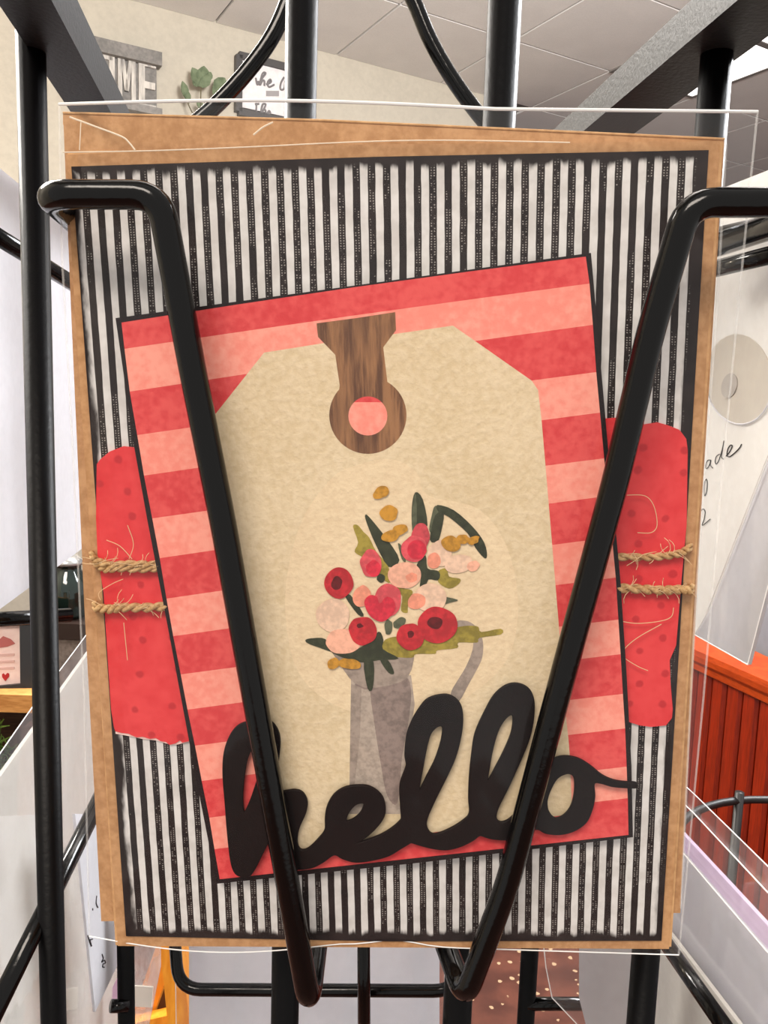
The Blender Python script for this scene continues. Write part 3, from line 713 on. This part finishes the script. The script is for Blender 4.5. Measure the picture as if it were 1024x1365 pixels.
# twine
M_TWINE = paper('jute_twine', (206, 170, 122), (164, 124, 78), scale=1600, big=500, bmp=.4)
def twine(pts, r, turns, wrap=None):
    path = cat_rom([K.px(x_, y_, .0016) for x_, y_ in pts], 14); ps = []
    for ph in (0, math.pi):
        pp_ = []
        for i, p in enumerate(path):
            a = ph+turns*2*math.pi*i/(len(path)-1); pp_.append(p+K.ey*(math.cos(a)*r*.62)+K.en*(math.sin(a)*r*.62))
        if wrap:
            for end, s in wrap:
                q_ = pp_[end]; e_ = [q_-K.en*.0012+K.ex*s*.0008, q_-K.en*.0028+K.ex*s*.0004]
                pp_ = pp_+e_ if end == -1 else e_[::-1]+pp_
        ps.append(tube(pp_, r*.72, 7))
    return join(ps)
tw = [([(216, 753), (195, 753), (170, 752), (148, 754), (130, 748), (124, 742)], .00062, 4, ((-1, -1),)), ([(216, 757), (190, 759), (160, 758), (140, 759), (128, 752)], .00055, 4, ((-1, -1),)),
      ([(226, 808), (195, 810), (165, 810), (145, 812), (128, 810)], .0007, 4, ((-1, -1),)),
      ([(816, 742), (850, 743), (880, 742), (905, 738), (918, 731)], .00058, 4, ((-1, 1),)), ([(820, 784), (850, 785), (880, 787), (905, 786), (920, 787)], .0007, 4, ((-1, 1),))]
for pts, r, tn, wrp in tw:
    vs, fs = twine(pts, r, tn, wrp); t_ = mk('twine', vs, fs, M_TWINE, parent=gc, smooth=True)
fib = []
random.seed(11)
for (x0, y0, x1, y1, n) in ((126, 750, 215, 755, 26), (130, 808, 225, 809, 20), (822, 742, 915, 736, 18), (826, 785, 918, 787, 22)):
    for k in range(n):
        t = random.random(); xx, yy = x0+(x1-x0)*t, y0+(y1-y0)*t; a = random.uniform(-1.0, 1.0)+(math.pi if random.random() < .5 else 0); L = random.uniform(8, 30)
        cv = random.uniform(-1.2, 1.2); pts = [(xx, yy)]
        for s in range(4): a += cv*.35; xx += math.cos(a)*L/4; yy += math.sin(a)*L/5; pts.append((xx, yy))
        fib.append(tube([K.px(q_[0], q_[1], .0018+.0006*random.random()) for q_ in pts], .00006, 4))
for pts in ([(836, 660), (860, 661), (872, 675), (876, 700), (868, 710), (850, 710)], [(828, 828), (850, 831), (880, 828), (895, 822), (898, 810)], [(882, 832), (850, 850), (832, 866), (832, 876), (850, 888), (864, 894)],
            [(170, 700), (178, 725), (172, 745)], [(142, 720), (160, 728), (176, 745)], [(134, 800), (132, 790), (150, 778), (164, 772)], [(170, 880), (167, 850), (165, 830)]):
    fib.append(tube(cat_rom([K.px(a_, b_, .0018) for a_, b_ in pts], 5), .00007, 4))
vs, fs = join(fib); mk('twine_fibres', vs, fs, plain('pale_jute_fibre', (222, 190, 146), .8), parent=gc, kind='stuff')

# focal panel: black backing on foam, printed face
M_BLKCARD = paper('black_cardstock', (34, 22, 24), (24, 16, 18), scale=900, big=100)
lft = [(162, 430), (173, 522), (183, 580), (192, 634), (203, 691), (213, 744), (222, 798), (231, 848), (241, 899), (250, 946), (260, 994), (269, 1041), (279, 1090), (286, 1132), (293, 1172)]
rgt = [(781, 342), (786, 378), (790.5, 433), (795, 496), (800, 550), (805.5, 611), (811, 661), (816, 716), (821, 770), (824.5, 826), (827.5, 872), (830.5, 925), (833.5, 971), (835.5, 1022), (837, 1064), (838, 1113)]
lft.insert(1, (166, 465))
back = [(154, 424), (470, 381), (788, 337), (797, 440), (812, 611), (827, 770), (835, 890), (842, 1022), (844, 1116), (560, 1150), (289, 1178), (262, 1041), (226, 848), (196, 691), (176, 580), (165, 500)]
fp_ = part('focal_panel', back, .0024, .0011, M_BLKCARD)
M_RED = paper('red_watercolour_band', (228, 88, 86), (212, 62, 66), scale=700, big=70, contrast=(.38, .62)); M_PINK = paper('pink_watercolour_band', (250, 164, 146), (244, 142, 126), scale=700, big=60, contrast=(.38, .62))
NB = 15
for i in range(NB):
    a, b2, c2_, d2 = lft[i], rgt[i], rgt[i+1], lft[i+1]
    mid = lambda p, q_, k, dy=0: (p[0]+(q_[0]-p[0])*k, p[1]+(q_[1]-p[1])*k+dy)
    s0 = -3 if i == 0 else -1.5; s1 = -1.5 if i < NB-1 else 0
    poly = [a]+[mid(a, b2, k, s0*math.sin(k*3.14)) for k in (.25, .5, .75)]+[b2, c2_]+[mid(c2_, d2, k, s1*math.sin(k*3.14)) for k in (.25, .5, .75)]+[d2]
    part('printed_band', poly, .00252, .0024, M_RED if i % 2 == 0 else M_PINK, parent=fp_)

HP = [.00254]
def prt(name, poly, mat, smooth=0):
    """flat print, each layer a hair above the last"""
    if smooth: poly = [(p.x, p.y) for p in cat_rom([(x_, y_, 0) for x_, y_ in poly], smooth, True)]
    HP[0] += .000005
    return part(name, poly, HP[0], HP[0]-.000004, mat, parent=fp_)
M_CREAM = paper('cream_watercolour', (228, 208, 174), (214, 192, 154), scale=900, big=50, contrast=(.36, .64), bmp=.5)
prt('printed_tag', [(352, 470), (440, 456), (527, 445), (604, 434), (627, 450), (709, 507.5), (717.5, 520), (722, 559), (729, 640), (744, 820), (754, 950), (758, 985), (760, 1012), (763, 1085), (560, 1112), (374, 1142),
                    (345, 980), (312, 790), (296, 670), (284, 556)], M_CREAM)
M_CREAM2 = paper('pale_cream_bloom', (234, 212, 176), (224, 200, 164), scale=900, big=60, contrast=(.36, .64), bmp=.5)
prt('printed_bloom', [(440, 640), (470, 622), (520, 612), (556, 630), (570, 660), (640, 680), (680, 740), (690, 830), (660, 900), (560, 960), (470, 950), (400, 900), (380, 800), (400, 700)], M_CREAM2, 5)
# wood stem and ring
m, nt, b = new_mat('printed_wood_grain'); vec = coords(nt, (1, 1, .09)); vec2 = coords(nt, (1, 1, .3))
w1 = noise(nt, vec, 700, 5, .65); w2 = noise(nt, vec2, 220, 2)
c_ = mix(nt, w1.smooth(.36, .64), lin((92, 58, 38)), lin((158, 112, 74))); c_ = mix(nt, w2.smooth(.45, .75)*.55, c_, lin((84, 52, 36)))
nt.links.new(c_, b.inputs['Base Color']); b.inputs['Roughness'].default_value = .8; M_PWOOD = m
prt('printed_handle', [(422, 431), (475, 424), (527, 416), (528, 440), (511, 463), (516.5, 509), (519, 520), (500, 530), (470, 530), (452, 520), (453, 514), (447, 473), (424, 449)], M_PWOOD)
ring_ = ell(490.5, 553.5, 51.5, 51.5, 0, 48)
prt('printed_ring', ring_, M_PWOOD)
prt('printed_hole', ell(490.5, 554.5, 26, 26, 0, 32), M_PINK)
prt('printed_hole_band', [p for p in ell(490.5, 554.5, 26, 26, 0, 48) if p[1] < 537.5], M_RED)  # the panel's red band showing in the top of the hole

# flowers and jug: traced in the detail frame (380,620) at 3.2 px per px
def fc(pts): return [(380+x_/3.2, 620+y_/3.2) for x_, y_ in pts]
def fe(cx_, cy_, rx, ry, rot=0): return [(p.x, p.y) for p in cat_rom([(x_+random.uniform(-.9, .9), y_+random.uniform(-.9, .9), 0) for x_, y_ in fc(ell(cx_, cy_, rx, ry, math.radians(rot), 11))], 4, True)]
def wc(name, c, d=.86, big=260): return paper(name, c, tuple(v*d*.93 for v in c), scale=1000, big=big*.7, contrast=(.4, .6), bmp=.15)
AMB = wc('amber_paint', (206, 148, 54)); DGR = wc('dark_green_paint', (64, 68, 50)); OLV = wc('olive_paint', (168, 150, 66)); PALE = wc('palest_pink_paint', (243, 206, 178), .96); PEACH = wc('peach_paint', (248, 186, 158), .95)
SAL = wc('salmon_paint', (248, 160, 132), .95); HOT = wc('hot_pink_paint', (232, 92, 100), .92); DEEP = wc('deep_pink_paint', (226, 54, 74), .92); ROSE = wc('rose_paint', (208, 78, 86), .9); POP = wc('poppy_red_paint', (206, 50, 58), .9); CEN = wc('dark_centre_paint', (110, 30, 34), .8)
JUG = wc('grey_jug_paint', (184, 168, 154), .92, 120); JUGD = wc('dark_jug_paint', (150, 132, 124), .9, 120); JUGM = wc('mid_jug_paint', (166, 150, 138), .92, 120); LGR = wc('grey_green_paint', (96, 100, 78))
random.seed(5)
# jug
prt('printed_jug', [(468, 905), (466, 1047), (465, 1085), (536, 1085), (532, 1070), (553, 939), (548, 900)], JUG)
prt('printed_jug_shade', [(494, 914), (512, 912), (540, 902), (548, 920), (545, 960), (536, 1010), (530, 1070), (516, 1060), (508, 1020), (500, 970)], JUGD, 4)
prt('printed_jug_shade', [(468, 912), (482, 916), (480, 980), (473, 1045), (466, 1047)], JUGM)
prt('printed_jug_handle', [(606, 829), (616, 827), (628, 830), (638, 840), (644, 856), (643, 876), (636, 892), (625, 912), (612, 935), (602, 932), (602, 921), (612, 904), (621, 889), (629, 870), (631, 856), (627, 845), (616, 839), (606, 837)], JUGM, 3)
prt('printed_jug_rim', [(440, 866), (450, 880), (458, 893), (466, 904), (474, 912), (486, 917.5), (502, 917), (517.5, 915), (532, 911), (542.5, 905), (549, 892), (552, 878), (552, 866)], JUGM)
prt('printed_jug_line', [(474, 911), (486, 916.5), (502, 916.5), (517.5, 914), (532, 910), (542.5, 904), (543, 906), (532, 912), (517.5, 916.5), (502, 918.5), (486, 919), (473, 913)], JUGD)
# leaves and stems behind the blooms
for nm, mt, pts in [
    ('printed_leaf', OLV, [(290, 262), (310, 256), (335, 285), (360, 310), (390, 370), (440, 430), (450, 500), (410, 480), (340, 400), (297, 370), (312, 330)]),
    ('printed_leaf', OLV, [(475, 520), (515, 528), (545, 540), (525, 600), (522, 630), (495, 620), (500, 560)]),
    ('printed_leaf', OLV, [(650, 455), (690, 440), (700, 475), (747, 485), (740, 508), (700, 527), (655, 500)]),
    ('printed_leaf', OLV, [(415, 765), (450, 735), (600, 720), (740, 690), (790, 685), (825, 690), (838, 712), (920, 698), (922, 722), (830, 737), (820, 757), (740, 757), (735, 780), (650, 790), (640, 805), (560, 806), (540, 822), (450, 815), (420, 792)]),
    ('printed_leaf', DGR, [(342, 214), (360, 222), (440, 322), (488, 405), (442, 434), (385, 335), (348, 245)]),
    ('printed_leaf', DGR, [(556, 116), (588, 146), (608, 256), (575, 285), (545, 285), (541, 180)]),
    ('printed_leaf', LGR, [(543, 190), (556, 120), (562, 180), (560, 260), (543, 280)]),
    ('printed_leaf', LGR, [(640, 174), (672, 185), (640, 225), (628, 285), (615, 275), (626, 215)]),
    ('printed_leaf', DGR, [(640, 215), (678, 205), (665, 290), (650, 325), (618, 318)]),
    ('printed_leaf', DGR, [(650, 170), (720, 192), (800, 262), (850, 330), (862, 385), (850, 396), (812, 352), (780, 292), (700, 222), (655, 200)]),
    ('printed_stem', DGR, [(562, 425), (600, 385), (608, 440), (650, 450), (662, 470), (650, 492), (612, 488), (598, 530), (575, 524), (580, 470)]),
    ('printed_stem', DGR, [(256, 560), (280, 555), (335, 636), (312, 638)]),
    ('printed_leaf', DGR, [(88, 745), (120, 738), (172, 742), (205, 795), (150, 780), (97, 760)]),
    ('printed_leaf', DGR, [(195, 795), (260, 805), (350, 760), (400, 710), (420, 745), (418, 785), (485, 825), (400, 832), (330, 842), (250, 822)]),
    ('printed_stem', DGR, [(336, 835), (378, 840), (375, 950), (352, 952)]),
    ('printed_stem', DGR, [(405, 830), (440, 832), (466, 886), (442, 886)]),
    ('printed_leaf', LGR, [(634, 592), (655, 560), (738, 575), (700, 588), (660, 600)]),
    ('printed_stem', LGR, [(482, 335), (500, 350), (515, 410), (498, 400)]),
]: prt(nm, fc(pts), mt, 3)
for nm, mt, e in [
    ('printed_bud', LGR, (440, 690, 17, 32, 5)), ('printed_bud', LGR, (488, 672, 28, 20, -30)), ('printed_bud', DGR, (410, 482, 18, 20, 0)),
    ('printed_petal', PALE, (205, 640, 72, 72, 0)), ('printed_petal', PEACH, (250, 752, 76, 55, 0)), ('printed_petal', PALE, (662, 375, 52, 55, 0)), ('printed_petal', PALE, (620, 565, 70, 62, 0)), ('printed_petal', PALE, (740, 420, 60, 40, -10)),
    ('printed_petal', PEACH, (802, 430, 28, 22, -20)), ('printed_petal', SAL, (637, 408, 28, 36, 10)), ('printed_petal', SAL, (562, 582, 40, 34, -15)), ('printed_petal', PEACH, (510, 470, 70, 57, 0)), ('printed_petal', SAL, (540, 480, 24, 20, 0)),
    ('printed_petal', SAL, (327, 560, 36, 48, 20)), ('printed_petal', HOT, (440, 575, 57, 70, 0)), ('printed_tulip', HOT, (367, 420, 45, 60, -8)), ('printed_tulip', DEEP, (378, 442, 30, 36, 0)),
    ('printed_tulip', ROSE, (577, 310, 38, 62, 5)), ('printed_tulip', HOT, (552, 358, 54, 56, 0)), ('printed_tulip', DEEP, (562, 362, 42, 42, 0)),
    ('printed_poppy', POP, (230, 503, 61, 66, 10)), ('printed_centre', CEN, (222, 503, 23, 28, 20)), ('printed_poppy', POP, (332, 707, 60, 61, 0)), ('printed_centre', CEN, (320, 686, 13, 11, 0)),
    ('printed_poppy', POP, (650, 682, 84, 78, 0)), ('printed_centre', CEN, (641, 674, 33, 27, 0)), ('printed_poppy', POP, (535, 732, 58, 56, 0)), ('printed_centre', CEN, (535, 722, 13, 17, 0)),
    ('printed_berry', AMB, (410, 117, 35, 24, -30)), ('printed_berry', AMB, (443, 205, 38, 33, -20)), ('printed_berry', AMB, (450, 302, 40, 26, -15)), ('printed_berry', AMB, (490, 276, 35, 24, -20)),
    ('printed_berry', AMB, (707, 336, 42, 33, 25)), ('printed_berry', AMB, (757, 316, 30, 19, 0)), ('printed_berry', AMB, (805, 320, 26, 18, -30)), ('printed_berry', AMB, (207, 846, 28, 25, 0)), ('printed_berry', AMB, (275, 848, 50, 22, 8)),
]: prt(nm, fe(*e), mt)
prt('printed_heart', fc([(338, 585), (360, 556), (390, 560), (405, 590), (432, 562), (462, 575), (470, 615), (440, 655), (405, 668), (360, 640)]), DEEP, 4)

# die-cut black "hello"
g1_ = lambda pts: [(270+x_/3.413, 880+y_/3.413) for x_, y_ in pts]
g2_ = lambda pts: [(540+x_/3.2, 880+y_/3.2) for x_, y_ in pts]
outer = g1_([(185, 982), (150, 965), (130, 910), (115, 780), (105, 650), (95, 520), (100, 420), (125, 345), (160, 300), (205, 280), (258, 268), (310, 280), (340, 315), (352, 370), (343, 465), (322, 560), (345, 595), (380, 595), (420, 590), (455, 602),
             (475, 640), (470, 690), (440, 760), (430, 820), (440, 855), (460, 864), (490, 850), (530, 810), (558, 770), (560, 710), (570, 660), (600, 610), (645, 580), (700, 570), (760, 575), (810, 610), (830, 660),
             (825, 710), (790, 760), (740, 805), (692, 832), (740, 822), (810, 795), (860, 765), (898, 732), (905, 712), (900, 640), (900, 560)])
outer += g2_([(5, 450), (0, 400), (8, 320), (25, 270), (50, 222), (90, 170), (140, 150), (190, 150), (230, 180), (245, 230), (240, 310), (215, 410), (175, 500), (130, 590), (95, 670), (92, 710), (110, 738), (140, 740), (190, 720), (240, 690), (274, 655),
              (272, 590), (275, 500), (285, 400), (300, 310), (340, 220), (380, 150), (430, 108), (480, 100), (525, 120), (548, 165), (548, 240), (530, 330), (490, 430), (440, 540), (400, 620), (388, 660), (395, 685), (420, 690), (455, 670),
              (500, 615), (530, 555), (570, 490), (615, 435), (650, 415), (690, 410), (740, 420), (790, 450), (840, 490), (890, 512), (940, 520), (985, 523), (985, 541), (930, 540), (880, 535), (835, 522), (806, 524), (808, 580), (795, 640), (770, 690), (720, 725),
              (660, 740), (600, 735), (560, 718), (500, 745), (440, 762), (380, 760), (345, 752), (318, 745), (290, 765), (240, 790), (180, 805), (120, 800), (60, 785), (25, 775), (0, 783)])
outer += g1_([(945, 828), (900, 855), (850, 885), (780, 905), (700, 915), (640, 900), (600, 882), (550, 915), (500, 940), (440, 948), (400, 940), (372, 895), (355, 830), (335, 800), (310, 815), (290, 845), (265, 895), (240, 945), (215, 978)])
holes = [g1_([(255, 385), (232, 395), (210, 430), (195, 490), (185, 570), (182, 640), (190, 692), (215, 645), (240, 575), (262, 500), (275, 430)]),
         g1_([(735, 650), (705, 650), (680, 670), (660, 700), (655, 732), (690, 720), (722, 690)]),
         g2_([(160, 285), (140, 280), (110, 310), (92, 370), (75, 460), (60, 555), (95, 490), (130, 420), (155, 340)]),
         g2_([(460, 235), (435, 240), (400, 290), (375, 370), (360, 450), (352, 515), (390, 450), (430, 370), (456, 300)]),
         g2_([(722, 500), (695, 480), (650, 500), (620, 550), (605, 600), (612, 645), (640, 675), (680, 660), (710, 620), (724, 560)])]
def curve_slab(name, loops, h, th, mat, parent, n=4):
    cu = bpy.data.curves.new(name, 'CURVE'); cu.dimensions = '2D'; cu.fill_mode = 'BOTH'; cu.extrude = th/2; cu.bevel_depth = th*.25; cu.bevel_resolution = 1
    for lo in loops:
        pts = cat_rom([(*K.uv(K.px(x_, y_, h)), 0) for x_, y_ in lo], n, True)
        sp_ = cu.splines.new('POLY'); sp_.points.add(len(pts)-1); sp_.use_cyclic_u = True
        for q_, p in zip(sp_.points, pts): q_.co = (p.x, p.y, 0, 1)
    tmp = bpy.data.objects.new(name, cu); sc.collection.objects.link(tmp)
    dg = bpy.context.evaluated_depsgraph_get(); dg.update()
    me = bpy.data.meshes.new_from_object(tmp.evaluated_get(dg)); bpy.data.objects.remove(tmp)
    for v in me.vertices: v.co = Vector((v.co.x, -(h+v.co.z), v.co.y))
    me.materials.clear(); me.materials.append(mat)
    o = bpy.data.objects.new(name, me); sc.collection.objects.link(o); o.parent = parent; INV[o] = INV[parent]; return o
M_HELLO = paper('black_die_cut_card', (24, 14, 14), (16, 10, 10), scale=900, big=80, rough=.6, spec=.15)
curve_slab('hello_lettering', [outer]+holes, .0034, .0005, M_HELLO, gc)
for o in gc.children:
    if o.name.startswith('hello'): o['label'] = 'black script lettering reading hello'

# ---------- clear sleeve round card and envelope
slv = empty('plastic_sleeve', K.px(512, 1272, -.003), 'clear crinkled plastic sleeve holding the greeting card and its kraft envelope', 'sleeve', rot=c_rot)
NU, NV = 40, 52
def sleeve_grid(front):
    vs, fs = [], []
    def lerp(a, b_, t): return (a[0]+(b_[0]-a[0])*t, a[1]+(b_[1]-a[1])*t)
    for j in range(NV+1):
        t = j/NV
        # left edge, right edge outlines (slightly curved), top to bottom
        Lp = cat_poly(SL, t); Rp = cat_poly(SR, t)
        for i in range(NU+1):
            s = i/NU; p = lerp(Lp, Rp, s)
            if t == 0 and front: p = (p[0], p[1]+TOPDY(s))
            if t == 1: p = (p[0], p[1]+BOTDY(s))
            es = min(s, 1-s); et = 1-t
            bulge = min(1, es/.09); bulge = bulge*bulge*(3-2*bulge); bt = min(1, et/.06); bt = bt*bt*(3-2*bt)
            if front: h = -.0012+.0058*bulge*(.25+.75*bt)
            else: h = -.0012-.0026*bulge*(.2+.8*bt)
            vs.append(K.px(p[0], p[1], h))
    for j in range(NV):
        for i in range(NU): a = j*(NU+1)+i; fs.append((a, a+1, a+NU+2, a+NU+1))
    return vs, fs
def cat_poly(P, t):
    n = len(P)-1; k = min(int(t*n), n-1); f_ = t*n-k
    return (P[k][0]+(P[k+1][0]-P[k][0])*f_, P[k][1]+(P[k+1][1]-P[k][1])*f_)
SL = [(79, 139), (82, 330), (98, 620), (112, 930), (119, 1248)]
SR = [(1010, 149), (992, 330), (964, 620), (938, 930), (905, 1273)]
TOPDY = lambda s: -9*math.sin(min(1, s*1.6)*math.pi/1)*.9 if s < .62 else 0
BOTDY = lambda s: 16*math.sin(min(1, s/.42)*math.pi)*(1 if s < .42 else 0)-8*math.exp(-((s-.52)/.05)**2)
vs, fs = sleeve_grid(True); mk('front_sheet', vs, fs, M_FILM, parent=slv, smooth=True)
topf = vs[:NU+1]; botf = vs[-(NU+1):]; lef = vs[::NU+1]; rif = vs[NU::NU+1]
vs, fs = sleeve_grid(False); mk('back_sheet', vs, fs, M_FILM, parent=slv, smooth=True)
vs, fs = tube(topf, .00028, 8); mk('top_lip', vs, fs, M_LIP, parent=slv)
vs, fs = tube(botf, .00012, 8); mk('bottom_fold', vs, fs, M_LIP, parent=slv)
vs, fs = tube(lef, .0002, 8); mk('side_fold', vs, fs, M_SEAM, parent=slv)
vs, fs = tube(rif, .0002, 8); mk('side_fold', vs, fs, M_SEAM, parent=slv)
# inner fold line by the envelope's right edge, and scratches in the film
M_SCR = frosty('film_crease', (250, 236, 214), .7)
for pts, r in (([(968, 190), (955, 420), (928, 800), (908, 1210)], .00022), ([(93, 156), (128, 169), (162, 182), (172, 190), (180, 200)], .00014), ([(338, 180), (350, 170), (364, 163)], .00014), ([(84, 203), (200, 201), (330, 196), (480, 189), (600, 187), (760, 190)], .0001), ([(108, 160), (106, 200)], .00008)):
    vs, fs = tube(cat_rom([K.px(x_, y_, .0048 if r < .0002 else .001) for x_, y_ in pts], 6), r, 6); mk('film_crease', vs, fs, M_SCR if r < .0002 else M_SEAM, parent=slv)
